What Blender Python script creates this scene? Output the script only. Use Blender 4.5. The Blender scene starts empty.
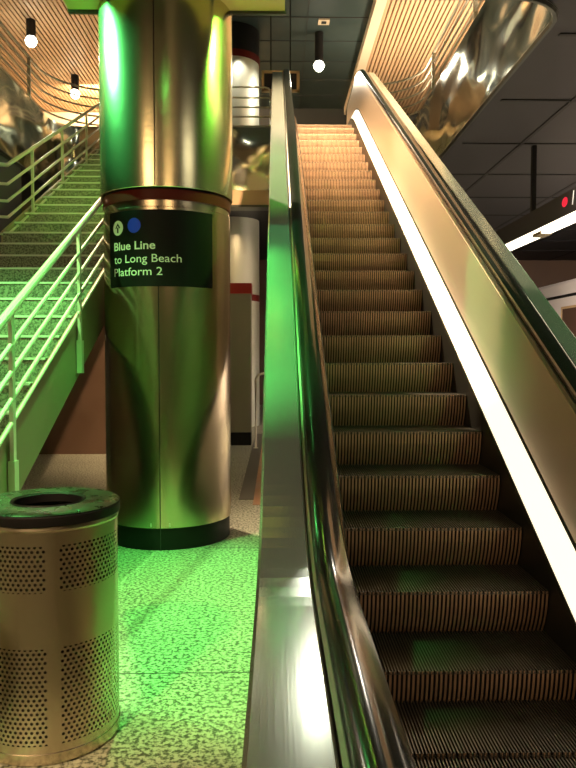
import bpy, bmesh, math, random
from mathutils import Vector, Matrix
random.seed(7)
PI = math.pi
scene = bpy.context.scene
COL = scene.collection

# ---------------------------------------------------------------- camera
H = 1.68
F = 715.0
cam_d = bpy.data.cameras.new('camera')
cam_d.sensor_fit = 'VERTICAL'; cam_d.sensor_height = 36.0
cam_d.lens = F / 768.0 * 36.0
cam_d.clip_start = 0.02; cam_d.clip_end = 200
cam = bpy.data.objects.new('camera', cam_d); COL.objects.link(cam)
cam.location = (0, 0, H)
cam.rotation_euler = (PI/2 - math.atan(30/F), 0, -math.atan(12/F))
scene.camera = cam

# ---------------------------------------------------------------- world, exposure
w = bpy.data.worlds.new('world'); scene.world = w; w.use_nodes = True
w.node_tree.nodes['Background'].inputs[0].default_value = (0.9, 0.8, 0.6, 1)
w.node_tree.nodes['Background'].inputs[1].default_value = 0.004
scene.view_settings.view_transform = 'Standard'
scene.view_settings.look = 'None'
scene.view_settings.gamma = 1
scene.view_settings.exposure = 0.18
scene.cycles.max_bounces = 8
scene.cycles.sample_clamp_indirect = 6

GREEN = (0.10, 1.0, 0.13)
WARM = (1.0, 0.66, 0.36)
WHITE = (1.0, 0.9, 0.72)

def lamp(name, kind, loc, power, color, target=None, size=0.1, angle=60, blend=0.3, sy=None, parent=None):
    d = bpy.data.lights.new(name, kind); d.energy = power; d.color = color
    if kind == 'SPOT':
        d.spot_size = math.radians(angle); d.spot_blend = blend; d.shadow_soft_size = size
    elif kind == 'POINT':
        d.shadow_soft_size = size
    else:
        d.size = size
        if sy: d.shape = 'RECTANGLE'; d.size_y = sy
    o = bpy.data.objects.new(name, d); COL.objects.link(o); o.location = loc
    if target is not None:
        o.rotation_euler = (Vector(target) - Vector(loc)).to_track_quat('-Z', 'Y').to_euler()
    return o

# green floods inside the well, left and right of the column
lamp('green_flood_light', 'SPOT', (-3.3, 6.44, 5.02), 1300, (.12, 1.0, .3), (-1.2, 6.35, 4.1), 0.06, 50, 0.5)
lamp('green_flood_light', 'SPOT', (2.0, 6.32, 5.28), 700, (0.25, 1.0, 0.08), (-1.0, 6.6, 4.2), 0.05, 90, 0.5)
# green floods of the lower ceiling: one in an added square hood over the floor, one over the stairs
lamp('green_hood_light', 'POINT', (-0.75, 4.62, 4.70), 1350, (.15, 1.0, .17), None, 0.02)
lamp('green_stair_light', 'SPOT', (-2.5, 4.2, 4.66), 1300, (.26, 1.0, .24), (-2.3, 5.0, 1.2), 0.05, 78, 0.7)
lamp('green_deck_light', 'SPOT', (0.9, 3.0, 4.66), 420, GREEN, (-0.25, 4.9, 2.2), 0.06, 30, 0.7)
lamp('green_deck_light', 'SPOT', (2.5, 2.6, 4.66), 110, GREEN, (1.75, 4.3, 1.9), 0.05, 50, 0.8)  # unseen spot added to turn the right deck green
lamp('can_fill_light', 'SPOT', (-2.2, -1.2, 4.6), 1300, WARM, (-1.0, 3.1, .6), 0.12, 22, 0.6)  # unseen spot added to warm the trash can
lamp('beam_fill_light', 'SPOT', (0.9, -1.0, 3.5), 240, WARM, (-0.9, 6.2, 4.74), 0.1, 26, 0.6)  # floating spot without a fixture, added to light the ochre beam
# uplights washing the slatted ceiling
for (x, y, p) in ((3.1, 9.8, 650), (3.1, 13.0, 700), (3.6, 16.5, 700), (-5.0, 9.5, 100), (-5.0, 13.5, 90), (-5.2, 17.0, 60)):
    lamp('ceiling_wash_light', 'SPOT', (x, y, 6.3), p, (1.0, .74, .48), (x + (0.6 if x > 0 else -0.4), y + 0.3, 9.0), 0.25, 150, 0.8)
# lit wall of the upper hall, far left
lamp('upper_hall_light', 'AREA', (-4.0, 19.5, 8.6), 650, WARM, (-4.0, 22.0, 7.2), 3.0, sy=.6)
# unseen area lights added under the lower ceiling, behind and beside the camera
lamp('lower_fill_light', 'AREA', (-3.2, 0.6, 4.7), 110, WARM, (-2.4, 1.6, 0), 1.8, sy=1.0)
lamp('lower_fill_light', 'AREA', (0.6, -1.5, 4.7), 50, WARM, (0.9, 2.5, 0), 1.8, sy=1.0)
lamp('lower_fill_light', 'AREA', (2.8, 2.5, 4.7), 25, WHITE, (2.6, 3.0, 0), 1.6, sy=1.0)
# platform side and far hall
lamp('platform_light', 'AREA', (6.2, 13.0, 4.7), 1600, (1, .8, .68), (7.4, 13.5, 2.5), 0.4, sy=6)
lamp('far_hall_light', 'AREA', (-0.6, 15.2, 4.6), 35, WARM, (-0.6, 14.4, 0), 0.6, sy=0.6)
lamp('platform_light', 'AREA', (10.3, 12.0, 4.7), 700, WHITE, (11.7, 13, 3.2), 0.4, sy=8)  # unseen area light added to brighten the right wall
lamp('far_hall_light', 'AREA', (-3.0, 11.2, 3.6), 6, WARM, (-2.8, 12.0, 0.6), 0.4, sy=0.4)

# ---------------------------------------------------------------- materials
def mat(name, base, metallic=0.0, rough=0.5, emit=None, estr=0.0, bump=None, var=None, streak=None, spec=0.5):
    m = bpy.data.materials.new(name); m.use_nodes = True
    nt = m.node_tree; N = nt.nodes; L = nt.links
    b = N['Principled BSDF']
    b.inputs['Base Color'].default_value = (*base, 1)
    b.inputs['Metallic'].default_value = metallic
    b.inputs['Roughness'].default_value = rough
    b.inputs['Specular IOR Level'].default_value = spec
    if emit:
        b.inputs['Emission Color'].default_value = (*emit, 1); b.inputs['Emission Strength'].default_value = estr
    tc = N.new('ShaderNodeTexCoord')
    def mapped(scale):
        mp = N.new('ShaderNodeMapping'); L.new(tc.outputs['Object'], mp.inputs['Vector'])
        mp.inputs['Scale'].default_value = scale; return mp
    if var:   # (scale tuple, amount): colour and roughness wear
        mp = mapped(var[0]); n = N.new('ShaderNodeTexNoise'); L.new(mp.outputs[0], n.inputs['Vector'])
        n.inputs['Scale'].default_value = 1; n.inputs['Detail'].default_value = 6
        mx = N.new('ShaderNodeMix'); mx.data_type = 'RGBA'
        lo = tuple(c * (1 - var[1]) for c in base); hi = tuple(min(1, c * (1 + var[1])) for c in base)
        mx.inputs['A'].default_value = (*lo, 1); mx.inputs['B'].default_value = (*hi, 1)
        L.new(n.outputs['Fac'], mx.inputs['Factor']); L.new(mx.outputs['Result'], b.inputs['Base Color'])
        mr = N.new('ShaderNodeMapRange'); mr.inputs['From Min'].default_value = .3; mr.inputs['From Max'].default_value = .7
        mr.inputs['To Min'].default_value = rough * .8; mr.inputs['To Max'].default_value = rough * 1.25
        L.new(n.outputs['Fac'], mr.inputs['Value']); L.new(mr.outputs['Result'], b.inputs['Roughness'])
    prev = None
    for bp in (bump or []):   # list of (scale tuple, strength, distance, detail)
        mp = mapped(bp[0]); n = N.new('ShaderNodeTexNoise'); L.new(mp.outputs[0], n.inputs['Vector'])
        n.inputs['Scale'].default_value = 1; n.inputs['Detail'].default_value = bp[3] if len(bp) > 3 else 2
        bn = N.new('ShaderNodeBump'); bn.inputs['Strength'].default_value = bp[1]; bn.inputs['Distance'].default_value = bp[2]
        L.new(n.outputs['Fac'], bn.inputs['Height'])
        if prev: L.new(prev.outputs['Normal'], bn.inputs['Normal'])
        prev = bn
    if prev: L.new(prev.outputs['Normal'], b.inputs['Normal'])
    return m

def granite(name, dark, light, seam=None, rough=0.45, scale=55, seamcol=(0.03, 0.03, 0.025)):
    m = bpy.data.materials.new(name); m.use_nodes = True
    nt = m.node_tree; N = nt.nodes; L = nt.links; b = N['Principled BSDF']
    tc = N.new('ShaderNodeTexCoord')
    n1 = N.new('ShaderNodeTexNoise'); n1.inputs['Scale'].default_value = scale; n1.inputs['Detail'].default_value = 3
    n1.inputs['Roughness'].default_value = .65
    L.new(tc.outputs['Object'], n1.inputs['Vector'])
    cr = N.new('ShaderNodeValToRGB'); cr.color_ramp.elements[0].position = .42; cr.color_ramp.elements[1].position = .56
    cr.color_ramp.elements[0].color = (*dark, 1); cr.color_ramp.elements[1].color = (*light, 1)
    L.new(n1.outputs['Fac'], cr.inputs['Fac'])
    out = cr.outputs['Color']
    n2 = N.new('ShaderNodeTexNoise'); n2.inputs['Scale'].default_value = 2.2; n2.inputs['Detail'].default_value = 3
    L.new(tc.outputs['Object'], n2.inputs['Vector'])
    mr = N.new('ShaderNodeMapRange'); mr.inputs['To Min'].default_value = .8; mr.inputs['To Max'].default_value = 1.15
    L.new(n2.outputs['Fac'], mr.inputs['Value'])
    mu = N.new('ShaderNodeMix'); mu.data_type = 'RGBA'; mu.blend_type = 'MULTIPLY'; mu.inputs['Factor'].default_value = 1
    L.new(out, mu.inputs['A']); L.new(mr.outputs['Result'], mu.inputs['B']); out = mu.outputs['Result']
    if seam:
        br = N.new('ShaderNodeTexBrick'); br.offset = 0; br.inputs['Scale'].default_value = 1
        br.inputs['Brick Width'].default_value = seam[0]; br.inputs['Row Height'].default_value = seam[1]
        br.inputs['Mortar Size'].default_value = seam[2]; br.inputs['Mortar Smooth'].default_value = 0
        mp = N.new('ShaderNodeMapping'); mp.inputs['Location'].default_value = (seam[3], seam[4], 0)
        L.new(tc.outputs['Object'], mp.inputs['Vector']); L.new(mp.outputs[0], br.inputs['Vector'])
        m2 = N.new('ShaderNodeMix'); m2.data_type = 'RGBA'
        L.new(br.outputs['Fac'], m2.inputs['Factor']); L.new(out, m2.inputs['A']); m2.inputs['B'].default_value = (*seamcol, 1)
        out = m2.outputs['Result']
    L.new(out, b.inputs['Base Color']); b.inputs['Roughness'].default_value = rough
    return m

M = {}
M['floor'] = granite('granite_floor', (0.06, 0.07, 0.045), (0.44, 0.45, 0.34), (40, 2.44, 0.006, 20, 1.17), 0.5, 42)
M['stair'] = granite('stair_granite', (0.07, 0.075, 0.05), (0.27, 0.27, 0.2), None, 0.55, 60)
M['nosing'] = mat('nosing_strip', (0.62, 0.63, 0.55), 0.0, 0.4)
M['column'] = mat('column_steel', (0.54, 0.46, 0.31), 1, 0.22, bump=[((2.2, 2.2, 1.2), .14, .03, 0), ((5, 5, 7), .06, .01, 1)])
M['column_up'] = mat('column_steel_upper', (0.60, 0.55, 0.34), 1, 0.24, bump=[((2.2, 2.2, 1.2), .07, .03, 0), ((6, 6, 8), .10, .01, 2)])
M['steel'] = mat('brushed_steel', (0.62, 0.60, 0.53), 1, 0.30)
M['deck'] = mat('deck_steel', (0.55, 0.66, 0.61), .78, 0.16, bump=[((120, 3, 120), .1, .001, 2)])
M['inner'] = mat('inner_panel_steel', (0.88, 0.73, 0.56), .75, 0.3, bump=[((.8, .9, .8), .3, .05, 0)])
M['fascia'] = mat('fascia_steel', (0.74, 0.76, 0.64), 1, 0.14, bump=[((1.0, .9, 1.8), 1.0, .16, 0), ((2.4, 2.0, 3.2), .5, .04, 0)])
M['rail'] = mat('rail_steel', (0.85, 0.86, 0.72), .65, 0.3)
M['rail_paint'] = mat('pale_rail', (0.62, 0.60, 0.50), .6, 0.32)
M['rubber'] = mat('handrail_rubber', (0.012, 0.014, 0.012), 0, 0.13, spec=.45, bump=[((4, 3, 4), .1, .01, 2)])
M['dark_trim'] = mat('dark_trim_metal', (0.06, 0.065, 0.055), .8, 0.35)
M['skirt'] = mat('skirt_black', (0.02, 0.02, 0.018), .3, 0.35)
M['copper'] = mat('handrail_lip', (0.55, 0.42, 0.30), 1, 0.25)
M['strip'] = mat('inner_deck_strip', (0.9, 0.86, 0.75), 0, 0.4, emit=(1, 0.86, 0.62), estr=1.25)  # strip's brightness put in as emission
M['tread'] = mat('step_tread', (0.16, 0.155, 0.13), .85, 0.38, var=((14, 14, 14), .3))
M['riser'] = mat('step_riser', (0.54, 0.36, 0.23), .5, 0.42, var=((10, 10, 10), .25))
M['groove'] = mat('step_underlay', (0.015, 0.015, 0.012), .2, 0.7)
M['black'] = mat('black_paint', (0.007, 0.007, 0.007), 0, 0.5, spec=.2)
M['matblack'] = mat('matt_black', (0.01, 0.01, 0.011), 0, 0.7)
M['red'] = mat('dark_red_band', (0.11, 0.009, 0.005), 0, 0.45, spec=.15)
M['redbright'] = mat('red_band', (0.30, 0.015, 0.015), 0, 0.5, spec=.2)
M['signblack'] = mat('sign_face', (0.005, 0.005, 0.005), 0, 0.5, spec=.15)
M['white'] = mat('white_lettering', (0.85, 0.85, 0.78), 0, 0.5)
M['blue'] = mat('route_blue', (0.01, 0.05, 0.95), 0, 0.45)
M['beam'] = mat('ochre_beam_paint', (0.62, 0.48, 0.16), 0, 0.6)
M['tanbeam'] = mat('tan_beam_paint', (0.55, 0.38, 0.20), 0, 0.6)
M['wood'] = mat('ceiling_slat_wood', (0.56, 0.38, 0.23), 0, 0.5, var=((9, .6, 9), .18))
M['woodback'] = mat('slat_backing', (0.10, 0.055, 0.03), 0, 0.8)
M['paletrim'] = mat('pale_edge_trim', (0.78, 0.66, 0.50), 0, 0.5)
M['lowceil'] = mat('dark_soffit', (0.014, 0.015, 0.019), 0, 0.6)
M['upceil'] = mat('blue_grey_ceiling', (0.035, 0.058, 0.058), 0, 0.6, var=((.8, .8, .8), .2))
M['wall'] = mat('concrete_wall', (0.34, 0.28, 0.20), 0, 0.8, var=((3, 3, 3), .2))
M['darkwall'] = mat('shaded_void', (0.05, 0.055, 0.055), 0, 0.7)
M['brownwall'] = mat('brown_wall', (0.13, 0.075, 0.045), 0, 0.6, var=((2, 2, 2), .2))
M['stringer'] = mat('stringer_paint', (0.30, 0.25, 0.16), .6, 0.42, var=((2, 2, 2), .15))
M['train'] = mat('train_white', (0.85, 0.80, 0.76), 0, 0.35)
M['glass'] = mat('train_window', (0.10, 0.06, 0.04), 0, 0.12)
M['warm_floor'] = mat('warm_lit_floor', (0.34, 0.17, 0.08), 0, 0.5, var=((6, 6, 6), .3))
M['darkfloor'] = mat('shaded_floor_band', (0.06, 0.06, 0.045), 0, 0.5)
M['yellow'] = mat('yellow_paint', (0.8, 0.68, 0.28), 0, 0.5)
M['lampglow'] = mat('lamp_glow', (1, 1, .9), 0, 0.5, emit=(1.0, 0.97, 0.75), estr=22)
M['tubeglow'] = mat('tube_glow', (1, 1, .9), 0, 0.5, emit=(1.0, 0.88, 0.66), estr=3.2)
M['greenglow'] = mat('green_lamp_glow', (.3, 1, .3), 0, 0.5, emit=(0.35, 1.0, 0.35), estr=25)
M['canwarm'] = mat('can_steel', (0.66, 0.58, 0.42), 1, 0.27, bump=[((3, 3, .8), .15, .01, 2)])
M['lid'] = mat('can_lid_metal', (0.20, 0.24, 0.20), 1, 0.28, var=((12, 12, 12), .35), bump=[((7, 7, 7), .25, .006, 4)])
M['liner'] = mat('can_liner', (0.05, 0.042, 0.03), .3, 0.5)
M['kiosk'] = mat('grey_cabinet_paint', (0.20, 0.19, 0.14), .2, 0.5)
M['reddot'] = mat('red_route_dot', (0.8, 0.01, 0.08), 0, 0.5, emit=(1, 0.01, 0.06), estr=0.35)
M['litwhite'] = mat('lit_lettering', (0.9, 0.9, 0.9), 0, 0.5, emit=(1, .95, .9), estr=0.6)

# ---------------------------------------------------------------- mesh helpers
class MB:
    def __init__(s): s.v = []; s.f = []
    def add(s, vs, fs):
        o = len(s.v); s.v += [tuple(v) for v in vs]; s.f += [tuple(i + o for i in f) for f in fs]
    def box(s, x0, x1, y0, y1, z0, z1):
        s.add([(x0,y0,z0),(x1,y0,z0),(x1,y1,z0),(x0,y1,z0),(x0,y0,z1),(x1,y0,z1),(x1,y1,z1),(x0,y1,z1)],
              [(0,3,2,1),(4,5,6,7),(0,1,5,4),(1,2,6,5),(2,3,7,6),(3,0,4,7)])
    def tube(s, pts, r, n=10, closed=False):
        pts = [Vector(p) for p in pts]; rings = []
        up = Vector((0, 0, 1))
        for i, p in enumerate(pts):
            if closed: t = (pts[(i+1) % len(pts)] - pts[i-1])
            else: t = pts[min(i+1, len(pts)-1)] - pts[max(i-1, 0)]
            t.normalize()
            a = t.cross(up)
            if a.length < 1e-3: a = t.cross(Vector((0, 1, 0)))
            a.normalize(); b = a.cross(t)
            rings.append([p + a*(r*math.cos(2*PI*k/n)) + b*(r*math.sin(2*PI*k/n)) for k in range(n)])
        vs = [v for rg in rings for v in rg]; fs = []
        m = len(rings)
        for i in range(m if closed else m-1):
            j = (i+1) % m
            for k in range(n):
                fs.append((i*n+k, i*n+(k+1) % n, j*n+(k+1) % n, j*n+k))
        if not closed: fs += [tuple(range(n))[::-1], tuple((m-1)*n+k for k in range(n))]
        s.add(vs, fs)
    def lathe(s, prof, c=(0, 0), n=64, cap=True):
        # prof: list of (r, z)
        vs = []; fs = []
        for (r, z) in prof:
            for k in range(n): vs.append((c[0]+r*math.cos(2*PI*k/n), c[1]+r*math.sin(2*PI*k/n), z))
        for i in range(len(prof)-1):
            for k in range(n):
                fs.append((i*n+k, i*n+(k+1) % n, (i+1)*n+(k+1) % n, (i+1)*n+k))
        if cap: fs += [tuple(range(n))[::-1], tuple((len(prof)-1)*n+k for k in range(n))]
        s.add(vs, fs)
    def ringlathe(s, prof, c=(0, 0), n=64):   # closed profile ring
        vs = []; fs = []; m = len(prof)
        for (r, z) in prof:
            for k in range(n): vs.append((c[0]+r*math.cos(2*PI*k/n), c[1]+r*math.sin(2*PI*k/n), z))
        for i in range(m):
            j = (i+1) % m
            for k in range(n): fs.append((i*n+k, i*n+(k+1) % n, j*n+(k+1) % n, j*n+k))
        s.add(vs, fs)
    def sweep(s, frames):   # frames: list of lists of points, closed section, capped
        n = len(frames[0]); vs = [p for fr in frames for p in fr]; fs = []
        for i in range(len(frames)-1):
            for k in range(n): fs.append((i*n+k, i*n+(k+1) % n, (i+1)*n+(k+1) % n, (i+1)*n+k))
        fs += [tuple(range(n))[::-1], tuple((len(frames)-1)*n+k for k in range(n))]
        s.add(vs, fs)
    def build(s, name, m, parent=None, smooth=False, bevel=0, off=None, fix=True):
        me = bpy.data.meshes.new(name)
        vs = s.v
        if off: vs = [(v[0]-off[0], v[1]-off[1], v[2]-off[2]) for v in vs]
        me.from_pydata(vs, [], s.f)
        if fix:
            bm = bmesh.new(); bm.from_mesh(me); bmesh.ops.recalc_face_normals(bm, faces=bm.faces); bm.to_mesh(me); bm.free()
        me.materials.append(m)
        if smooth:
            me.shade_smooth()
            me.set_sharp_from_angle(angle=math.radians(35))
        o = bpy.data.objects.new(name, me); COL.objects.link(o)
        if parent: o.parent = parent
        if bevel:
            b = o.modifiers.new('bevel', 'BEVEL'); b.width = bevel; b.segments = 2; b.limit_method = 'ANGLE'
        return o

def tag(o, label=None, cat=None, group=None, kind=None):
    if label: o['label'] = label
    if cat: o['category'] = cat
    if group: o['group'] = group
    if kind: o['kind'] = kind
    return o
def thing(name, label, cat, loc=(0, 0, 0), group=None):
    o = bpy.data.objects.new(name, None); COL.objects.link(o); o.location = loc
    o.empty_display_size = .1
    return tag(o, label, cat, group)
def part(mb, name, m, t, **k):      # world coordinates in, parented to the thing
    return mb.build(name, m, t, off=tuple(t.location), **k)
def struct(mb, name, m, **k): return tag(mb.build(name, m, **k), kind='structure')

# ---------------------------------------------------------------- levels
LAND = 5.95       # upper floor
SOF = 4.78        # underside of the upper floor
WX0, WX1, WY0, WY1 = -4.2, 2.6, 6.22, 13.9     # the well
def smax(a, lo, w):
    d = a - lo
    if d <= -w: return lo
    if d >= w: return a
    return lo + (d + w)**2 / (4*w)
def nose_lin(y): return H - 3.175 + 0.5613*y
def nose(y, w0=.16, w1=.3): return -smax(-smax(nose_lin(y), .10, w0), -LAND, w1)
def along(y, dz, w0=.33, w1=.33):
    dz = dz - .04 * min(1, max(0, dz))     # balustrade line dz above the nosings
    return -smax(-smax(nose_lin(y) + dz, dz, w0), -(LAND + dz), w1)

# ---------------------------------------------------------------- structure
mb = MB(); mb.box(-10, 12, -7, 24, -.1, 0); struct(mb, 'floor', M['floor'])
# upper slab with the rounded opening
def rounded(x0, x1, y0, y1, r, n=8):
    pts = []
    for (cx, cy, a0) in ((x1-r, y0+r, -90), (x1-r, y1-r, 0), (x0+r, y1-r, 90), (x0+r, y0+r, 180)):
        for k in range(n+1):
            a = math.radians(a0 + 90*k/n); pts.append((cx+r*math.cos(a), cy+r*math.sin(a)))
    return pts
hole = rounded(WX0, WX1, WY0, WY1, .55)
def slab(name, m, z0, z1):
    cu = bpy.data.curves.new(name, 'CURVE'); cu.dimensions = '2D'; cu.fill_mode = 'BOTH'; cu.extrude = (z1-z0)/2
    for poly in ([(-10, -7), (12, -7), (12, 24), (-10, 24)], hole[::-1]):
        sp = cu.splines.new('POLY'); sp.points.add(len(poly)-1); sp.use_cyclic_u = True
        for i, p in enumerate(poly): sp.points[i].co = (p[0], p[1], 0, 1)
    o = bpy.data.objects.new('tmp', cu); COL.objects.link(o)
    bpy.context.view_layer.update()
    me = bpy.data.meshes.new_from_object(o.evaluated_get(bpy.context.evaluated_depsgraph_get()))
    bpy.data.objects.remove(o)
    me.materials.clear(); me.materials.append(m); me.name = name
    for p in me.polygons: p.material_index = 0
    q = bpy.data.objects.new(name, me); COL.objects.link(q); q.location.z = (z0+z1)/2
    return tag(q, kind='structure')
slab('ceiling', M['lowceil'], SOF, LAND - .12)
slab('floor', M['stair'], LAND - .12, LAND)
# steel fascia round the opening
mb = MB(); n = len(hole)
inn = rounded(WX0+.03, WX1-.03, WY0+.03, WY1-.03, .52)
vs = [(p[0], p[1], SOF-.02) for p in inn] + [(p[0], p[1], LAND+.06) for p in inn] + [(p[0], p[1], LAND+.06) for p in hole] + [(p[0], p[1], SOF-.02) for p in hole]
fs = []
for i in range(n):
    j = (i+1) % n
    for k in range(4): fs.append((k*n+i, k*n+j, ((k+1) % 4)*n+j, ((k+1) % 4)*n+i))
mb.add(vs, fs); struct(mb, 'trim_1', M['fascia'], smooth=True)
# dark edge bead below the fascia
mb = MB(); mb.tube([(p[0], p[1], SOF-.03) for p in inn], .03, 6, True); struct(mb, 'trim_2', M['dark_trim'])
# soffit panel joints
mb = MB()
for k in range(14): mb.box(2.75, 11.9, -2+1.8*k, -1.95+1.8*k, SOF-.012, SOF)
for k in range(5): mb.box(3.6+1.8*k, 3.65+1.8*k, -6.9, 23.9, SOF-.012, SOF)
struct(mb, 'trim_3', M['matblack'])
# walls
mb = MB(); mb.box(-10, 12, 23.7, 24, 0, SOF); struct(mb, 'wall_back', M['brownwall'])
mb = MB(); mb.box(-1.2, 12, 22.0, 22.3, LAND, 9.4); struct(mb, 'wall_upper_back', M['darkwall'])
mb = MB(); mb.box(-10, -1.2, 22.0, 22.3, LAND, 9.4); struct(mb, 'wall_upper_back', M['paletrim'])
mb = MB(); mb.box(11.7, 12, -7, 24, 0, SOF)
struct(mb, 'wall_right', M['wall'])
mb = MB(); mb.box(11.7, 12, -7, 24, LAND, 9.4); struct(mb, 'wall_upper_right', M['wall'])
mb = MB(); mb.box(-10, -9.7, -7, 24, 0, 9.4); struct(mb, 'wall_left', M['wall'])
mb = MB(); mb.box(-10, 12, -7, -6.7, 0, SOF); struct(mb, 'wall_front', M['wall'])
mb = MB(); mb.box(-10, 12, 2.0, 2.2, LAND, 9.4); struct(mb, 'wall_upper_front', M['wall'])
mb = MB(); mb.box(-4.3, -4.2, 7.9, 12.0, 0, SOF); struct(mb, 'void_sheet', M['darkwall'])  # dark sheet standing in for the shaded void under the upper floor
mb = MB(); mb.box(-4.2, -1.66, 12.0, 12.15, 0, 4.2); struct(mb, 'wall_under_stairs', M['brownwall'])
# upper ceiling
UC = 9.0
mb = MB(); mb.box(-10, 12, 2, 22.3, UC+.12, UC+.3); struct(mb, 'ceiling_upper', M['upceil'])
mb = MB()
for k in range(14): mb.box(-3.6, 2.1, 6.5+1.2*k, 6.515+1.2*k, UC+.10, UC+.12)
for x in (-2.6, -1.5, -.4, .7): mb.box(x, x+.015, 2, 22, UC+.10, UC+.12)
struct(mb, 'trim_4', M['darkwall'])
for (x0, x1) in ((2.3, 8.0), (-8.5, -3.65)):
    mb = MB(); x = x0
    while x < x1:
        mb.box(x, x+.07, 3, 21.9, UC-.05, UC+.02); x += .1
    struct(mb, 'ceiling_slats', M['wood'])
    mb = MB(); mb.box(x0, x1, 3, 21.9, UC+.06, UC+.12); struct(mb, 'ceiling_backing', M['woodback'])
mb = MB(); mb.box(2.06, 2.28, 3, 21.9, UC-.10, UC+.12); struct(mb, 'trim_5', M['paletrim'])
mb = MB(); mb.box(-3.6, -3.4, 3, 21.9, UC-.10, UC+.12); struct(mb, 'trim_6', M['paletrim'])
# floor bands beyond the column: uneven floor lighting put into their colour
mb = MB(); mb.box(-.43, -.26, 8.2, 15, 0, .004); struct(mb, 'floor_shade_band', M['darkfloor'])
mb = MB(); mb.box(-.26, -.06, 7.9, 15, 0, .004); struct(mb, 'floor_lit_band', M['warm_floor'])

# ---------------------------------------------------------------- escalator
EX = 0.872        # centre line
EY0, EY1 = 0.95, 15.2
esc = thing('escalator', 'long steep escalator with ribbed metal steps rising between steel balustrades', 'escalator', (EX, 0, 0))
ys = [EY0 + (EY1-EY0)*i/190 for i in range(191)]
def esweep(name, sec, dz, m, ml=None, secl=None, smooth=True, y0=None, y1=None, kind=None, floor=None):
    # sec: list of (|x| offset from centre, z above the line); mirrored left and right
    for sgn in (-1, 1):
        fr = []
        for y in ys:
            if (y0 and y < y0) or (y1 and y > y1): continue
            z = along(y, dz)
            fr.append([(EX + sgn*a, y, max(z+b, floor) if floor is not None else z+b) for (a, b) in (secl if secl and sgn < 0 else sec)])
        q = MB(); q.sweep(fr); o = part(q, name, ml if ml and sgn < 0 else m, esc, smooth=smooth)
# offsets from centre: skirt .5, strip .51-.6, panel .6-.63, handrail .635-.735, deck .75-.917
esweep('skirt', [(.505, -.95), (.52, -.95), (.52, .10), (.505, .10)], 0.0, M['skirt'], smooth=False)
esweep('lower_trim', [(.502, .10), (.53, .10), (.53, .125), (.508, .125)], 0.0, M['dark_trim'], smooth=False)
esweep('inner_deck_strip', [(.512, .125), (.535, .12), (.612, .27), (.596, .275)], 0.0, M['strip'], ml=M['copper'], smooth=False)  # right strip given an emissive glow, left one plain copper
esweep('strip_edge', [(.596, .275), (.615, .27), (.620, .295), (.602, .297)], 0.0, M['dark_trim'], smooth=False)
esweep('inner_panel', [(.602, .297-1), (.618, .297-1), (.640, .925-1), (.624, .925-1)], 1.0, M['inner'], smooth=False)
esweep('handrail_guide', [(.628, -.075), (.72, -.075), (.72, -.035), (.628, -.035)], 1.0, M['steel'], ml=M['copper'], smooth=False)
esweep('deck_lip', [(.728, -.07), (.752, -.07), (.752, -.025), (.740, -.018), (.728, -.025)], 1.0, M['steel'], smooth=False)
esweep('outer_deck', [(.752, -.06), (.885, -.06), (.885, -.03), (.875, -.02), (.76, -.02), (.752, -.03)], 1.0, M['deck'], secl=[(.757, -.06), (.935, -.06), (.935, -.03), (.925, -.02), (.765, -.02), (.757, -.03)], smooth=False)
# outer cladding down to the truss, stopping at the floor
esweep('outer_panel', [(.870, -1.75), (.881, -1.75), (.881, -.06), (.870, -.06)], 1.0, M['steel'], secl=[(.920, -1.75), (.931, -1.75), (.931, -.06), (.920, -.06)], smooth=False, floor=0.0)
# handrail with newel turns at both ends
for sgn in (-1, 1):
    c = [(-.057, -.02), (-.057, .0), (-.050, .018), (-.030, .030), (0, .034), (.030, .030), (.050, .018), (.057, .0), (.057, -.02), (.046, -.030), (.036, -.022), (.036, -.005), (-.036, -.005), (-.036, -.022), (-.046, -.030)]
    path = []
    R = .36
    za = along(EY0, 1.0)
    for k in range(13):
        a = math.radians(-90 - 180*k/12) if False else math.radians(270 - 180*k/12)
        path.append((EY0 + R*math.cos(a), za - R + R*math.sin(a), a))
    pts2 = [(p[0], p[1]) for p in path] + [(y, along(y, 1.0)) for y in ys[1:-1]]
    zb = along(EY1, 1.0)
    pts2 += [(EY1 + R*math.cos(math.radians(90-180*k/12)), zb - R + R*math.sin(math.radians(90-180*k/12))) for k in range(13)]
    fr = []
    for i, p in enumerate(pts2):
        a = pts2[max(i-1, 0)]; b = pts2[min(i+1, len(pts2)-1)]
        t = Vector((b[0]-a[0], b[1]-a[1])).normalized(); nrm = Vector((-t.y, t.x))
        fr.append([(EX + sgn*(.685) + u, p[0] + nrm.x*v, p[1] + nrm.y*v) for (u, v) in c])
    q = MB(); q.sweep(fr); h = part(q, 'handrail', M['rubber'], esc, smooth=True)
# newel end plates
for sgn in (-1, 1):
    for (yc, zc, d) in ((EY0, along(EY0, 1.0)-.36, -1), (EY1, along(EY1, 1.0)-.36, 1)):
        q = MB(); pr = []
        for k in range(17):
            a = math.radians(90 + 180*k/16) if d < 0 else math.radians(90 - 180*k/16)
            pr.append((yc + .33*math.cos(a), zc + .33*math.sin(a)))
        x0, x1 = EX+sgn*.64, EX+sgn*.73
        q.sweep([[(x0, p[0], p[1]) for p in pr], [(x1, p[0], p[1]) for p in pr]])
        part(q, 'newel', M['steel'], esc)
        # newel base box between skirt and outer panel
        base = 0 if d < 0 else LAND
        q = MB(); q.box(*sorted((EX+sgn*.505, EX+sgn*.868)), *sorted((yc, yc+d*.12)), base, zc-.2+.02)
        part(q, 'newel_base', M['steel'], esc)
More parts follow.
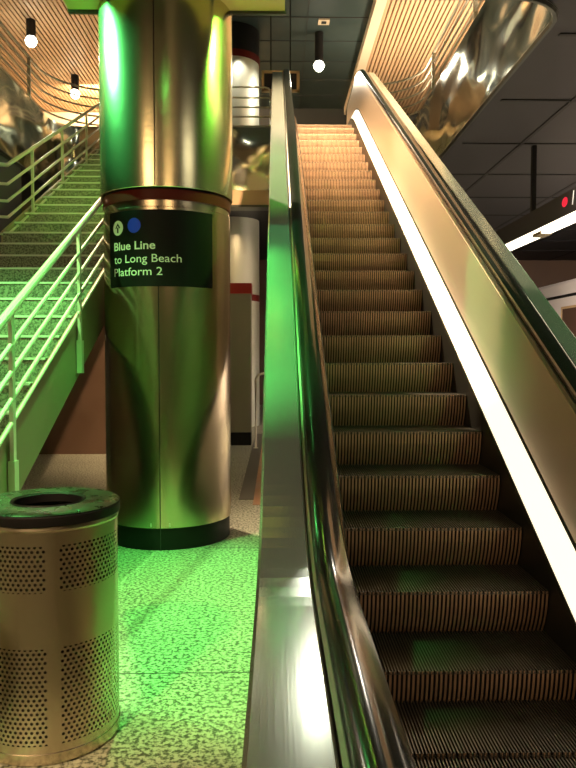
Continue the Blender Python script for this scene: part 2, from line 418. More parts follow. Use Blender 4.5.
# truss underside
fr = []
for y in [2.6 + (13.9-2.6)*i/60 for i in range(61)]:
    z = nose_lin(y)
    fr.append([(EX-.9, y, max(.01, z-.80)), (EX+.9, y, max(.01, z-.80)), (EX+.9, y, max(.02, z-.74)), (EX-.9, y, max(.02, z-.74))])
q = MB(); q.sweep(fr); part(q, 'truss_cover', M['dark_trim'], esc)
# landing plates
q = MB(); q.box(EX-.5, EX+.5, .6, 2.32, .0, .104); part(q, 'landing_plate', M['steel'], esc)
q = MB(); q.box(EX-.5, EX+.5, 13.75, 15.4, LAND, LAND+.008); part(q, 'landing_plate', M['tread'], esc)
# step: riser (part) with tread (sub-part)
def riser_mesh():
    q = MB(); nr = 48; p = 1.0/nr; cols = []
    for i in range(nr):
        x = -.5 + i*p
        cols += [(x+.000*p, .011), (x+.34*p, .011), (x+.42*p, 0), (x+.92*p, 0), (x+p*.999, .011)]
    rows = [(0, 0), (-.006, .0), (-.03, .002), (-.08, .009), (-.13, .022), (-.18, .042), (-.235, .072)]
    vs = [(x, dy+d, z) for (z, dy) in rows for (x, d) in cols]; nc = len(cols); fs = []
    for r in range(len(rows)-1):
        for k in range(nc-1): fs.append((r*nc+k, (r+1)*nc+k, (r+1)*nc+k+1, r*nc+k+1))
    q.add(vs, fs); q.dark = [i for i in range(len(fs)) if (i % (nc-1)) % 5 in (0, 1, 4)]
    q.box(-.5, .5, .10, .11, -.22, -.016)
    return q
def tread_mesh():
    q = MB(); nr = 72; p = 1.0/nr; cols = []
    for i in range(nr):
        x = -.5 + i*p
        cols += [(x, -.012), (x+.5*p, -.012), (x+.56*p, 0), (x+.97*p, 0)]
    nc = len(cols)
    vs = [(x, 0.0, z) for (x, z) in cols] + [(x, .475, z) for (x, z) in cols] + [(x, 0.0, -.014) for (x, z) in cols]
    fs = [(k, k+1, nc+k+1, nc+k) for k in range(nc-1)] + [(2*nc+k, 2*nc+k+1, k+1, k) for k in range(nc-1)]
    q.add(vs, fs); q.dark = [i for i in range(nc-1) if i % 4 in (0, 1, 3)]; return q
r0 = t0 = None
for i in range(-6, 24):
    y = 4.33 + .4*i
    z = nose(y)
    if r0 is None:
        rq = riser_mesh(); tq = tread_mesh()
        r = rq.build('step', M['riser'], esc, fix=False); t = tq.build('tread', M['tread'], r, fix=False)
        for o_, q_ in ((r, rq), (t, tq)):
            o_.data.materials.append(M['groove'])
            for k_ in q_.dark: o_.data.polygons[k_].material_index = 1
        r0, t0 = r, t
    else:
        r = r0.copy(); COL.objects.link(r); r.parent = esc
        t = t0.copy(); COL.objects.link(t); t.parent = r
    r.location = (0, y, z)
# comb plate at the top and the black well under the steps
q = MB(); fr = [[(EX-.5, y, max(.005, nose(y)-.5)), (EX+.5, y, max(.005, nose(y)-.5)), (EX+.5, y, max(.01, nose(y)-.47)), (EX-.5, y, max(.01, nose(y)-.47))] for y in [2.7+.2*i for i in range(56)]]
q.sweep(fr); part(q, 'step_pan', M['matblack'], esc)

# ---------------------------------------------------------------- main column
CX, CY = -0.993, 6.63
R1, R2 = .570, .594
col = thing('column', 'large round column clad in brushed steel with a dark red band and black base', 'column', (CX, CY, 0))
q = MB(); q.lathe([(R1-.012, .0), (R1-.012, .19)], (CX, CY), 96); part(q, 'base', M['black'], col, smooth=True)
q = MB(); q.lathe([(R1-.004, .19), (R1, .195), (R1, 2.915), (R1-.004, 2.92)], (CX, CY), 128); part(q, 'lower_cladding', M['column'], col, smooth=True)
q = MB(); q.lathe([(R1+.004, 2.975), (R1+.004, 3.06)], (CX, CY), 96); part(q, 'red_band', M['red'], col, smooth=True)
q = MB(); q.lathe([(R1-.008, 2.92), (R1-.008, 2.975)], (CX, CY), 96); part(q, 'steel_ring', M['column'], col, smooth=True)
q = MB(); q.lathe([(R1-.01, 3.06), (R1-.01, 3.075)], (CX, CY), 96); part(q, 'shadow_gap', M['black'], col, smooth=True)
q = MB(); q.lathe([(R2-.004, 3.075), (R2, 3.08), (R2, 8.9), (R2, 9.1)], (CX, CY), 128); part(q, 'upper_cladding', M['column_up'], col, smooth=True)
def on_col(ang, z, r): # ang from the line towards the camera, positive to the right
    base = math.atan2(-CY, -CX)
    a = base + math.radians(ang)
    return (CX + r*math.cos(a), CY + r*math.sin(a), z)
def seam(ang, z0, z1, r, parent=col, wdt=.004, m='black', name='seam'):
    q = MB(); da = math.degrees(wdt/r)
    a, b = on_col(ang-da/2, z0, r+.0015), on_col(ang+da/2, z0, r+.0015)
    a2, b2 = on_col(ang-da/2, z0, r-.01), on_col(ang+da/2, z0, r-.01)
    q.sweep([[a, b, b2, a2], [(p[0], p[1], z1) for p in (a, b, b2, a2)]]); return part(q, name, M[m], parent)
seam(-8, .19, 2.92, R1, wdt=.007); seam(-10, 3.09, 8.9, R2, wdt=.009); seam(-8, .0, .19, R1-.012, m='dark_trim')
seam(-8, .205, .235, R1, wdt=.17, m='steel', name='maker_plate')

# sign wrapped on the column
sg = thing('wayfinding_sign', 'black curved sign reading Blue Line to Long Beach Platform 2', 'sign', (CX, CY-R1, 2.26))
def wrap_patch(a0, a1, z0, z1, r0, r1, n=40):
    q = MB(); fr = []
    for k in range(n+1):
        a = a0 + (a1-a0)*k/n
        fr.append([on_col(a, z0, r0), on_col(a, z0, r1), on_col(a, z1, r1), on_col(a, z1, r0)])
    q.sweep(fr); return q
part(wrap_patch(-58.5, 41.5, 2.25, 2.89, R1+.001, R1+.007), 'panel', M['signblack'], sg, smooth=True)
RS = R1 + .008
def s2a(s): return math.degrees(s/RS)
def text_on_col(txt, s0, z0, width, cap, m, bold=0.0, name='lettering'):
    cu = bpy.data.curves.new(name, 'FONT'); cu.body = txt; cu.size = 1; cu.offset = bold; cu.resolution_u = 4
    o = bpy.data.objects.new('tmp', cu); COL.objects.link(o); bpy.context.view_layer.update()
    me = bpy.data.meshes.new_from_object(o.evaluated_get(bpy.context.evaluated_depsgraph_get())); bpy.data.objects.remove(o)
    xs = [v.co.x for v in me.vertices]; x0, x1 = min(xs), max(xs)
    ks = width/(x1-x0); kz = cap/.70
    bm = bmesh.new(); bm.from_mesh(me)
    ret = bmesh.ops.subdivide_edges(bm, edges=[e for e in bm.edges if abs(e.verts[0].co.x-e.verts[1].co.x) > .15], cuts=3)
    bm.verts.index_update(); src_x = [v.co.x for v in bm.verts]
    for v in bm.verts:
        p = on_col(s2a(s0 + (v.co.x-x0)*ks), z0 + v.co.y*kz, RS)
        v.co = Vector(p) - Vector(sg.location)
    bm.to_mesh(me)
    # one part per word: cluster the glyph islands by the widest gaps along the line
    adj = {v.index: [e.other_vert(v).index for e in v.link_edges] for v in bm.verts}; seen = {}; isl = []
    for v in adj:
        if v in seen: continue
        st_ = [v]; seen[v] = len(isl); g = []
        while st_:
            a = st_.pop(); g.append(a)
            for b in adj[a]:
                if b not in seen: seen[b] = len(isl); st_.append(b)
        isl.append(g)
    xs0 = src_x
    iv = sorted((min(xs0[i] for i in g), max(xs0[i] for i in g), k) for k, g in enumerate(isl))
    gaps = []; right = iv[0][1]
    for a, b, k in iv[1:]:
        gaps.append((a - right, a)); right = max(right, b)
    cuts = sorted(x for _, x in sorted(gaps, reverse=True)[:len(txt.split())-1])
    word_of = {k: sum(1 for c in cuts if a >= c - 1e-6) for a, b, k in iv}
    for wd in range(len(txt.split())):
        q = MB(); idx = {}; 
        for f in bm.faces:
            if word_of[seen[f.verts[0].index]] != wd: continue
            for v in f.verts:
                if v.index not in idx: idx[v.index] = len(q.v); q.v.append(tuple(v.co))
            q.f.append(tuple(idx[v.index] for v in f.verts))
        q.build(name, m, sg, fix=False)
    bm.free()
def disc_on_col(s0, z0, r, m, name, rad=RS, n=32):
    q = MB(); vs = [on_col(s2a(s0), z0, rad)]
    for ring in (1, 2, 3):
        vs += [on_col(s2a(s0 + r*ring/3*math.cos(2*PI*k/n)), z0 + r*ring/3*math.sin(2*PI*k/n), rad) for k in range(n)]
    fs = [(0, 1+k, 1+(k+1) % n) for k in range(n)]
    for g in (0, 1):
        fs += [(1+g*n+k, 1+(g+1)*n+k, 1+(g+1)*n+(k+1) % n, 1+g*n+(k+1) % n) for k in range(n)]
    q.add(vs, fs); return part(q, name, m, sg)
d2s = lambda a: math.radians(a)*RS
S0 = d2s(-51.5)
text_on_col('Blue Line', S0, 2.562, d2s(-10.3)-S0, .068, M['white'], .018)
text_on_col('to Long Beach', S0, 2.452, d2s(11.5)-S0, .068, M['white'], .002)
text_on_col('Platform 2', S0, 2.343, d2s(-4.5)-S0, .068, M['white'], .002)
disc_on_col(d2s(-46.5), 2.752, .063, M['white'], 'arrow_disc')
disc_on_col(d2s(-29.0), 2.762, .063, M['blue'], 'route_disc')
def poly_on_col(pts, s0, z0, name, m, rad):
    q = MB(); q.add([on_col(s2a(s0+x), z0+z, rad) for (x, z) in pts], [tuple(range(len(pts)))]); return part(q, name, m, sg)
sc_ = .042
poly_on_col([(-.009, -1.0*sc_), (.009, -1.0*sc_), (.009, .1*sc_), (-.009, .1*sc_)], d2s(-46.5), 2.752, 'arrow_shaft', M['signblack'], RS+.001)
poly_on_col([(-.75*sc_, .0*sc_), (-.42*sc_, -.12*sc_), (0, .5*sc_), (.42*sc_, -.12*sc_), (.75*sc_, .0*sc_), (0, 1.0*sc_)], d2s(-46.5), 2.752, 'arrow_head', M['signblack'], RS+.001)

# beam on the column at the edge of the well
bt = thing('ceiling_beam', 'ochre painted beam crossing behind the steel column at its top', 'beam', (-.8, 6.9, 4.83))
q = MB(); q.box(-1.84, .08, 5.9, 6.52, 4.74, 4.775); q.box(-1.84, .08, 6.40, 6.52, 4.775, 5.2); part(q, 'beam_body', M['beam'], bt)
q = MB(); q.box(-1.85, .09, 6.52, 6.56, 4.715, 4.76); part(q, 'edge_flange', M['dark_trim'], bt)

# ---------------------------------------------------------------- litter bin
TX, TY, TR = -1.005, 3.15, .296
can = thing('trash_can', 'round steel trash can with perforated sides and open-topped dark lid', 'trash can', (TX, TY, 0))
def perforated(name):
    m = bpy.data.materials.new(name); m.use_nodes = True; nt = m.node_tree; N = nt.nodes; L = nt.links; b = N['Principled BSDF']
    b.inputs['Base Color'].default_value = (.66, .58, .42, 1); b.inputs['Metallic'].default_value = 1; b.inputs['Roughness'].default_value = .27
    tc = N.new('ShaderNodeTexCoord'); sx = N.new('ShaderNodeSeparateXYZ'); L.new(tc.outputs['Object'], sx.inputs[0])
    def mth(op, a, bb=None, c=None):
        n = N.new('ShaderNodeMath'); n.operation = op
        for i, v in enumerate((a, bb, c)):
            if v is None: continue
            if isinstance(v, (int, float)): n.inputs[i].default_value = v
            else: L.new(v, n.inputs[i])
        return n.outputs[0]
    ang = mth('SUBTRACT', mth('ARCTAN2', sx.outputs['X'], mth('MULTIPLY', sx.outputs['Y'], -1.0)), math.radians(20))   # 0 towards -Y
    s = mth('MULTIPLY', ang, TR); z = sx.outputs['Z']
    px, pz = .0225, .019
    row = mth('FLOOR', mth('DIVIDE', z, pz))
    odd = mth('MODULO', row, 2.0)
    u = mth('ADD', mth('DIVIDE', s, px), mth('MULTIPLY', odd, .5))
    fu = mth('MULTIPLY', mth('SUBTRACT', mth('FRACT', mth('ADD', u, 100.0)), .5), px)
    fz = mth('MULTIPLY', mth('SUBTRACT', mth('FRACT', mth('DIVIDE', z, pz)), .5), pz)
    d = mth('SQRT', mth('ADD', mth('MULTIPLY', fu, fu), mth('MULTIPLY', fz, fz)))
    holes = mth('LESS_THAN', d, .0062)
    up = mth('MULTIPLY', mth('GREATER_THAN', z, .715), mth('LESS_THAN', z, .905))
    lo = mth('MULTIPLY', mth('GREATER_THAN', z, .085), mth('LESS_THAN', z, .485))
    band = mth('ADD', up, lo)
    # four panels round the drum with plain bars between
    a4 = mth('FRACT', mth('ADD', mth('DIVIDE', mth('ADD', ang, 0.0), 2*PI/4), 10.5))
    bar = mth('GREATER_THAN', mth('ABSOLUTE', mth('SUBTRACT', a4, .5)), .06)
    mask = mth('MULTIPLY', mth('MULTIPLY', holes, band), bar)
    tr = N.new('ShaderNodeBsdfTransparent'); mx = N.new('ShaderNodeMixShader')
    L.new(mask, mx.inputs[0]); L.new(b.outputs[0], mx.inputs[1]); L.new(tr.outputs[0], mx.inputs[2])
    L.new(mx.outputs[0], N['Material Output'].inputs['Surface'])
    return m
M['perf'] = perforated('perforated_steel')
q = MB(); q.lathe([(TR, .045), (TR, .965)], (TX, TY), 96, cap=False); part(q, 'perforated_drum', M['perf'], can, smooth=True)
q = MB(); q.ringlathe([(TR-.03, .0), (TR-.006, .0), (TR+.004, .01), (TR+.004, .05), (TR-.004, .056), (TR-.03, .05)], (TX, TY), 96); part(q, 'bottom_ring', M['canwarm'], can, smooth=True)
q = MB(); q.ringlathe([(TR-.02, .962), (TR+.002, .960), (TR+.006, .970), (TR+.002, .986), (TR-.02, .986)], (TX, TY), 96); part(q, 'top_bead', M['canwarm'], can, smooth=True)
q = MB(); q.ringlathe([(TR-.03, .985), (TR+.010, .985), (TR+.012, .99), (TR+.012, 1.022), (TR+.004, 1.03), (TR-.03, 1.03)], (TX, TY), 96); part(q, 'lid_rim', M['black'], can, smooth=True)
q = MB(); q.ringlathe([(.155, 1.018), (TR-.02, 1.018), (TR+.010, 1.031), (TR-.004, 1.038), (.158, 1.038), (.152, 1.033)], (TX, TY), 96); part(q, 'lid', M['lid'], can, smooth=True)
q = MB(); q.ringlathe([(.146, 1.035), (.157, 1.043), (.163, 1.035), (.156, 1.0), (.146, 1.0)], (TX, TY), 64); part(q, 'opening_rim', M['black'], can, smooth=True)
q = MB(); q.lathe([(TR-.03, .03), (TR-.03, .95)], (TX, TY), 64, cap=False); q.lathe([(TR-.03, .03), (.0005, .03)], (TX, TY), 64, cap=False); part(q, 'liner', M['liner'], can, smooth=True)

# ---------------------------------------------------------------- staircase
SX1 = -1.62; SXN = -2.9; SXW = -4.19; SY0 = 2.10; RUN = .33; NS = 36; RISE = LAND/NS
st = thing('staircase', 'broad speckled granite staircase with pale nosings climbing beside the column', 'staircase', (-2.9, SY0, 0))
def stair_z(y): return (y-SY0)/RUN*RISE
for i in range(NS):
    y = SY0 + RUN*i; z = RISE*(i+1); x0 = SXW if y < 7.7 else SXN
    q = MB(); q.box(x0, SX1, y, y+RUN+.02, z-RISE-(.04 if i else 0), z-.001); s_ = part(q, 'step', M['stair'], st)
    q = MB(); q.box(x0+.005, SX1-.005, y-.008, y+.03, z-.014, z+.003); o = part(q, 'nosing', M['nosing'], st)
    o.parent = s_; 
def slope_plate(x0, x1, za, zb, y0, y1):
    q = MB(); fr = []
    for y in (y0, y1):
        fr.append([(x0, y, stair_z(y)+za), (x1, y, stair_z(y)+za), (x1, y, stair_z(y)+zb), (x0, y, stair_z(y)+zb)])
    q.sweep(fr); return q
YE = SY0 + RUN*NS
def stringer(x0, x1, y0, y1, lo=-.33, hi=.18):
    q = MB(); ya = SY0 + max(0, -lo)/RISE*RUN      # clip under the floor
    pr = [(y0, max(0, stair_z(y0)+lo)), (ya, 0.0), (y1, stair_z(y1)+lo), (y1, stair_z(y1)+hi), (y0, stair_z(y0)+hi)] if y0 < ya else \
         [(y0, stair_z(y0)+lo), (y1, stair_z(y1)+lo), (y1, stair_z(y1)+hi), (y0, stair_z(y0)+hi)]
    q.sweep([[(x0, p[0], p[1]) for p in pr], [(x1, p[0], p[1]) for p in pr]]); return q
part(stringer(SX1, SX1+.035, SY0, YE-.35, lo=-.33, hi=.14), 'stringer', M['stringer'], st)
part(stringer(SXN-.035, SXN, 7.75, YE-.35, lo=-.33, hi=.16), 'stringer', M['stringer'], st)
part(slope_plate(SXW, SX1, -.37, -.33, SY0+.75, 7.7), 'soffit', M['darkwall'], st)
part(slope_plate(SXN, SX1, -.37, -.33, 7.7, YE-.3), 'soffit', M['darkwall'], st)

def stair_rail(name, label, x, y0, y1, posts, rails, rr, post_lo, mpost, mrail, turn=None, drop=.14):
    t = thing(name, label, 'railing', (x, y0, stair_z(y0)))
    for k, (dz, r) in enumerate(rails):
        pts = [(x, y0, stair_z(y0)+dz), (x, y1, stair_z(y1)+dz)]
        if turn: pts = [(p[0], p[1], stair_z(y0)+dz+p[2]) for p in turn] + pts
        q = MB()
        full = []
        for a, b in zip(pts[:-1], pts[1:]):
            nseg = 2 if turn else 1
            full.append(a)
        full.append(pts[-1])
        q.tube(full, r, 10); part(q, 'handrail' if k == 0 else 'rail', mrail, t, smooth=True)
    for y in posts:
        q = MB(); q.box(x-.012, x+.012, y-.022, y+.022, stair_z(y)+post_lo, stair_z(y)+rails[0][0]-.02); part(q, 'post', mpost, t)
        q = MB(); q.box(x-.02, x+.02, y-.034, y+.034, stair_z(y)+post_lo-.02, stair_z(y)+post_lo+.24 if post_lo < -.1 else stair_z(y)+post_lo+.03); part(q, 'post_bracket', mpost, t)
    return t
stair_rail('stair_railing', 'steel stair railing with four bars running up to the column from the left edge', SX1+.06, 2.2, 7.9,
           [2.75, 4.25, 5.73, 7.2], [(.86, .027), (.66, .015), (.50, .015), (.34, .015), (.20, .012)], .02, -.27, M['rail'], M['rail'])
stair_rail('stair_railing', 'far stair railing with a kinked lower end, climbing under the left light pair', SXN+.04, 7.75, 13.6,
           [8.55, 9.75, 11.0, 12.3, 13.5], [(.86, .022), (.66, .016), (.48, .016), (.31, .016), (.13, .014)], .02, .05, M['rail_paint'], M['rail_paint'],
           turn=[(-3.75, 7.3, -.02), (-3.1, 7.62, -.01)])

# ---------------------------------------------------------------- guard rails of the upper floor
def guard(name, label, path, posts, hs=(.92, .74, .57, .40, .23), r=.018):
    t = thing(name, label, 'railing', (path[0][0], path[0][1], LAND))
    for k, h in enumerate(hs):
        q = MB(); q.tube([(p[0], p[1], LAND+h) for p in path], r*(1.2 if k == 0 else 1), 8); part(q, 'handrail' if k == 0 else 'rail', M['rail_paint'], t, smooth=True)
    for (x, y) in posts:
        q = MB(); q.box(x-.03, x+.03, y-.012, y+.012, LAND, LAND+hs[0]); part(q, 'post', M['rail_paint'], t, bevel=.004)
    return t
def arc(cx, cy, r, a0, a1, n=10): return [(cx+r*math.cos(math.radians(a0+(a1-a0)*k/n)), cy+r*math.sin(math.radians(a0+(a1-a0)*k/n))) for k in range(n+1)]
guard('guard_railing', 'upper level guard railing curving in above the right steel fascia', [(2.72, 7.0)] + arc(1.82, 13.1, .9, 0, 75) + [(1.86, 14.05)], [(2.72, 7.35), (2.72, 9.9), (2.72, 12.5)])
guard('guard_railing', 'upper level guard railing curving behind the hanging lamps at the left', [(-4.32, 7.0)] + arc(-3.12, 13.2, 1.2, 180, 100) + [(-3.0, 14.45)], [(-4.32, 7.8), (-4.32, 10.3), (-4.32, 12.8), (-3.45, 14.35)])
# small guard between stairs and escalator, with a bent end
t = thing('guard_railing', 'short guard railing with a rounded end between far column and escalator', 'railing', (-.9, 14.0, LAND))
for k, h in enumerate((.86, .66, .48, .30, .12)):
    q = MB()
    pts = [(-1.6, 14.0, LAND+h), (-.18, 14.0, LAND+h)]
    if k == 0: pts = [(-1.6, 14.0, LAND+h), (-.22, 14.0, LAND+h), (-.14, 14.0, LAND+h-.02), (-.10, 14.0, LAND+h-.08), (-.10, 14.0, LAND+.0)]
    else: pts[-1] = (-.10, 14.0, LAND+h)
    q.tube(pts, .018, 8); part(q, 'handrail' if k == 0 else 'rail', M['rail_paint'], t, smooth=True)
q = MB(); q.box(-1.05, -1.0, 13.98, 14.02, LAND, LAND+.86); part(q, 'post', M['rail_paint'], t)

# ---------------------------------------------------------------- things in the far part
M['farsteel'] = mat('far_column_steel', (0.66, 0.70, 0.60), .6, 0.4)
fc = thing('column', 'distant steel column with glowing collar behind the short guard railing', 'column', (-.99, 16.9, 0))
q = MB(); q.lathe([(.60, 0), (.60, 8.35)], (-.99, 16.9), 64); part(q, 'cladding', M['farsteel'], fc, smooth=True)
q = MB(); q.lathe([(.605, 2.9), (.605, 3.05)], (-.99, 16.9), 64); part(q, 'red_band', M['red'], fc, smooth=True)
q = MB(); q.lathe([(.62, 8.35), (.62, 8.5)], (-.99, 16.9), 64); part(q, 'collar', M['red'], fc, smooth=True)
q = MB(); q.lathe([(.60, 8.5), (.60, 9.1)], (-.99, 16.9), 64); part(q, 'upper_shaft', M['black'], fc, smooth=True)
for (x, y) in ((-.72, 16.05), (-1.5, 16.05), (-.10, 16.6)):
    lamp('collar_light', 'SPOT', (x, y-.03, 8.45), 60, WHITE, (x+(-.05 if x > -.5 else 0), 16.5, 5.5), .04, 100, .6)
tb = thing('tan_beam', 'tan painted beam under the steel edge between column and escalator', 'beam', (-.8, 13.75, 4.5))
q = MB(); q.box(-1.6, -.06, 13.6, 13.9, 4.48, 4.76); part(q, 'beam_body', M['tanbeam'], tb, bevel=.01)
q = MB(); q.box(-1.6, -.06, 13.57, 13.93, 4.44, 4.48); part(q, 'bottom_flange', M['dark_trim'], tb)
kb = thing('cabinet', 'tall grey cabinet with red top band standing behind the steel column', 'cabinet', (-.9, 13.4, 0))
q = MB(); q.box(-1.35, -.455, 13.1, 13.55, .24, 2.78); part(q, 'body', M['kiosk'], kb, bevel=.01)
q = MB(); q.box(-1.345, -.46, 13.11, 13.54, 0, .24); part(q, 'base', M['black'], kb)
q = MB(); q.box(-1.36, -.445, 13.09, 13.56, 2.78, 2.97); part(q, 'top_band', M['redbright'], kb)
lb = thing('hoop_rail', 'bent steel hoop rail standing on the floor beside the grey cabinet', 'railing', (-.2, 12.9, 0))
q = MB(); pts = [(-.36, 12.7, 0), (-.36, 12.7, 1.2)] + [(-.36+.13-.13*math.cos(math.radians(a)), 12.7, 1.2+.13*math.sin(math.radians(a))) for a in range(15, 91, 15)] + [(-.10, 12.7, 1.33)]
q.tube(pts, .02, 8); part(q, 'hoop', M['rail_paint'], lb, smooth=True)
q = MB(); q.box(-.40, -.32, 12.66, 12.74, 0, .012); part(q, 'foot_plate', M['rail_paint'], lb)
ts = thing('yellow_marker', 'small yellow marker post at the top left end of the escalator', 'marker', (.33, 15.9, LAND))
q = MB(); q.box(.38, .60, 15.7, 15.8, LAND, LAND+.42); part(q, 'post', M['yellow'], ts, bevel=.02)
q = MB(); q.box(.35, .63, 15.67, 15.83, LAND+.42, LAND+.45); part(q, 'cap', M['yellow'], ts)

# pendant downlights
def pendant(label, x, y, top, power, grp=None, L_=.62, r=.10, color=WHITE, aim=None, angle=168):
    t = thing('pendant_light', label, 'light', (x, y, top-L_), 'black cylinder pendant lights of the upper hall')
    q = MB(); q.lathe([(r, top-L_), (r, top)], (x, y), 32); part(q, 'housing', M['matblack'], t, smooth=True)
    q = MB(); q.lathe([(.0005, top-L_-.22), (r*.6, top-L_-.20), (r*1.05, top-L_-.15), (r*1.25, top-L_-.08), (r*1.0, top-L_-.02), (r*.8, top-L_)], (x, y), 24); part(q, 'lamp', M['lampglow'], t, smooth=True)
    lamp('pendant_bulb', 'SPOT', (x, y, top-L_-.26), power, color, aim or (x, y, 0), .07, angle, .3 if angle > 100 else .8)
    return t
pendant('black cylinder pendant light alone on the dark centre ceiling above the escalator', 1.0, 16.85, UC+.1, 200, L_=.66)
pendant('black cylinder pendant light nearer the left edge under the slatted ceiling', -5.34, 16.0, UC-.03, 70, L_=.38)
pendant('smaller-looking black cylinder pendant light beside the column under the slatted ceiling', -5.25, 19.1, UC-.03, 70, L_=.40)
pendant('black cylinder pendant light added unseen over the middle of the escalator to brighten its upper steps', .95, 8.2, UC+.1, 6000, L_=.6, color=(1, .66, .38), aim=(.9, 11.0, 4.0), angle=74)  # unseen pendant, added and aimed to brighten the upper risers
pendant('black cylinder pendant light added unseen over the column side of the well to warm the inner panel', -2.3, 9.0, UC+.1, 6500, L_=.6, color=(1, .72, .46), aim=(1.5, 6.2, 3.0), angle=62)  # unseen pendant, added and aimed to warm the right inner panel
rd = thing('recessed_light', 'small square recessed light in the dark ceiling above the pendant', 'light', (1.08, 16.3, UC+.1))
q = MB(); q.box(.95, 1.20, 16.18, 16.42, UC+.085, UC+.12); q2 = q; part(q, 'frame', M['paletrim'], rd)
q = MB(); q.box(1.02, 1.13, 16.24, 16.36, UC+.08, UC+.09); part(q, 'lens', M['matblack'], rd)
for (x, y, l) in ((2.9, 9.75, 'first black uplight box on the right fascia, nearest the rounded corner'), (2.9, 12.0, 'second black uplight box on the right fascia, between railing posts'),
                  (2.9, 14.05, 'third black uplight box on the right fascia, lowest beside the escalator'), (-4.45, 11.2, 'black uplight box on the left fascia near the picture edge')):
    t = thing('uplight', l, 'light', (x, y, LAND), 'black uplight boxes along the steel edges')
    q = MB(); q.box(x-.10, x+.10, y-.22, y+.22, LAND, LAND+.22); part(q, 'housing', M['matblack'], t, bevel=.01)
    q = MB(); q.box(x-.08, x+.08, y-.2, y+.2, LAND+.22, LAND+.225); part(q, 'lens', M['darkwall'], t)
for (x, y, z, s, l) in ((-3.86, 6.85, 5.50, 1, 'green floodlight on the fascia left of the column'), (2.26, 6.95, 5.50, -1, 'green floodlight on the fascia right of the column')):
    t = thing('floodlight', l, 'light', (x, y, z))
    q = MB(); q.box(x-.07, x+.07, y-.12, y+.12, z-.02, z+.14); part(q, 'housing', M['matblack'], t, bevel=.01)
    q = MB(); q.tube([(x, y, z+.06), (x-s*.28, y, z+.06)], .015, 8); part(q, 'bracket', M['matblack'], t)

hd = thing('light_shaping_hood', 'square black hood added unseen to square off the green floor light', 'light', (-.75, 4.62, 4.40))  # unseen hood, added to give the green floor pool straight edges
q = MB(); q.box(-.86, -.85, 4.51, 4.73, 4.40, SOF); q.box(-.65, -.64, 4.51, 4.73, 4.40, SOF); q.box(-.85, -.65, 4.51, 4.52, 4.40, SOF); q.box(-.85, -.65, 4.72, 4.73, 4.40, SOF)
part(q, 'added_hood', M['matblack'], hd)
bd = thing('hanging_board', 'dark board in a tan frame hanging behind the top of the left handrail', 'board', (.1, 15.0, 7.3))
q = MB(); q.box(-.25, .46, 15.0, 15.05, 7.12, 7.48); part(q, 'board', M['matblack'], bd)
for (a, b, c, d) in ((-.28, .49, 7.46, 7.51), (-.28, .49, 7.09, 7.13), (-.29, -.24, 7.09, 7.51), (.43, .49, 7.09, 7.51)):
    q = MB(); q.box(a, b, 14.98, 15.07, c, d); part(q, 'frame_bar', M['tanbeam'], bd)
for x in (-.1, .3):
    q = MB(); q.box(x-.012, x+.012, 15.01, 15.035, 7.5, UC+.12); part(q, 'rod', M['matblack'], bd)
# ---------------------------------------------------------------- platform side
lf = thing('hanging_light_box', 'dark hanging box over the platform with a bright tube and route number', 'light', (3.75, 8.5, 3.3))
FX = 3.62
q = MB(); q.box(FX, FX+.28, 3.0, 12.6, 3.41, 3.70); part(q, 'box', M['lowceil'], lf, bevel=.01)
q = MB(); q.box(FX-.004, FX+.12, 3.0, 12.58, 3.32, 3.405); part(q, 'light_tube', M['tubeglow'], lf)
q = MB(); q.box(FX-.02, FX+.14, 9.75, 10.05, 3.31, 3.355); part(q, 'joint_cover', M['wall'], lf)
q = MB(); q.box(FX+.2, FX+.26, 10.7, 10.78, 3.70, SOF); part(q, 'rod', M['matblack'], lf)
q = MB(); q.box(FX+.2, FX+.26, 5.0, 5.06, 3.70, SOF); part(q, 'rod', M['matblack'], lf)
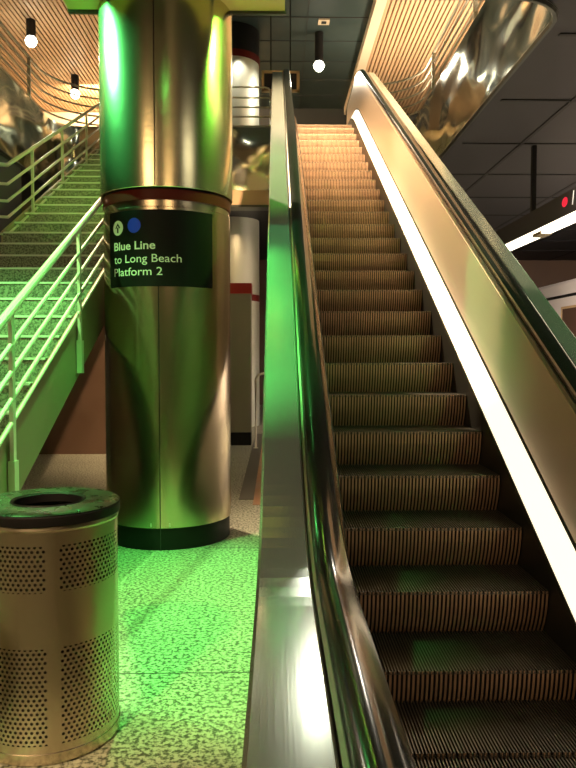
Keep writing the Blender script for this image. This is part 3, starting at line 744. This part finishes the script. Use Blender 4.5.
# red dot and number on the face towards the escalator
q = MB(); yc, zc = 8.98, 3.58
q.add([(FX-.004, yc, zc)] + [(FX-.004, yc+.09*math.cos(2*PI*k/24), zc+.06*math.sin(2*PI*k/24)) for k in range(24)], [(0, 1+k, 1+(k+1) % 24) for k in range(24)]); part(q, 'route_dot', M['reddot'], lf)
cu = bpy.data.curves.new('number', 'FONT'); cu.body = '1'; cu.size = .24; cu.extrude = .001; cu.shear = .2
o = bpy.data.objects.new('tmp', cu); COL.objects.link(o); bpy.context.view_layer.update()
me = bpy.data.meshes.new_from_object(o.evaluated_get(bpy.context.evaluated_depsgraph_get())); bpy.data.objects.remove(o)
me.materials.clear(); me.materials.append(M['litwhite'])
o = bpy.data.objects.new('route_number', me); COL.objects.link(o); o.parent = lf
o.matrix_parent_inverse = Matrix.Identity(4)
o.rotation_euler = (PI/2, 0, -PI/2); o.location = (FX-.006-3.75, 8.80-8.5, 3.50-3.3)
# train
TXN = 7.5
tr = thing('train', 'white train with a dark roof line standing at the platform on the right', 'train', (TXN+1.3, 12, 0))
q = MB(); pr = [(TXN, .3), (TXN, 3.5), (TXN+.04, 3.58), (TXN+.3, 3.62), (TXN+2.3, 3.62), (TXN+2.6, 3.2), (TXN+2.6, .3)]
q.sweep([[(p[0], 4, p[1]) for p in pr], [(p[0], 23, p[1]) for p in pr]]); part(q, 'body', M['train'], tr)
q = MB(); q.box(TXN-.012, TXN+.02, 4, 23, 3.15, 3.22); part(q, 'roof_line', M['black'], tr)
for k in range(9):
    q = MB(); y = 5 + k*2.0 + .35; q.box(TXN-.01, TXN+.02, y, y+1.3, 1.9, 2.85); w_ = part(q, 'window', M['glass'], tr)
    q = MB()
    for (a, b, c, d) in ((y-.06, y+1.36, 2.85, 2.91), (y-.06, y+1.36, 1.84, 1.9), (y-.06, y, 1.9, 2.85), (y+1.3, y+1.36, 1.9, 2.85)): q.box(TXN-.02, TXN+.02, a, b, c, d)
    o = part(q, 'window_frame', M['tanbeam'], tr); o.parent = w_
q = MB(); q.box(TXN+.2, TXN+2.4, 4.5, 22.5, .02, .3); part(q, 'undercarriage', M['matblack'], tr)
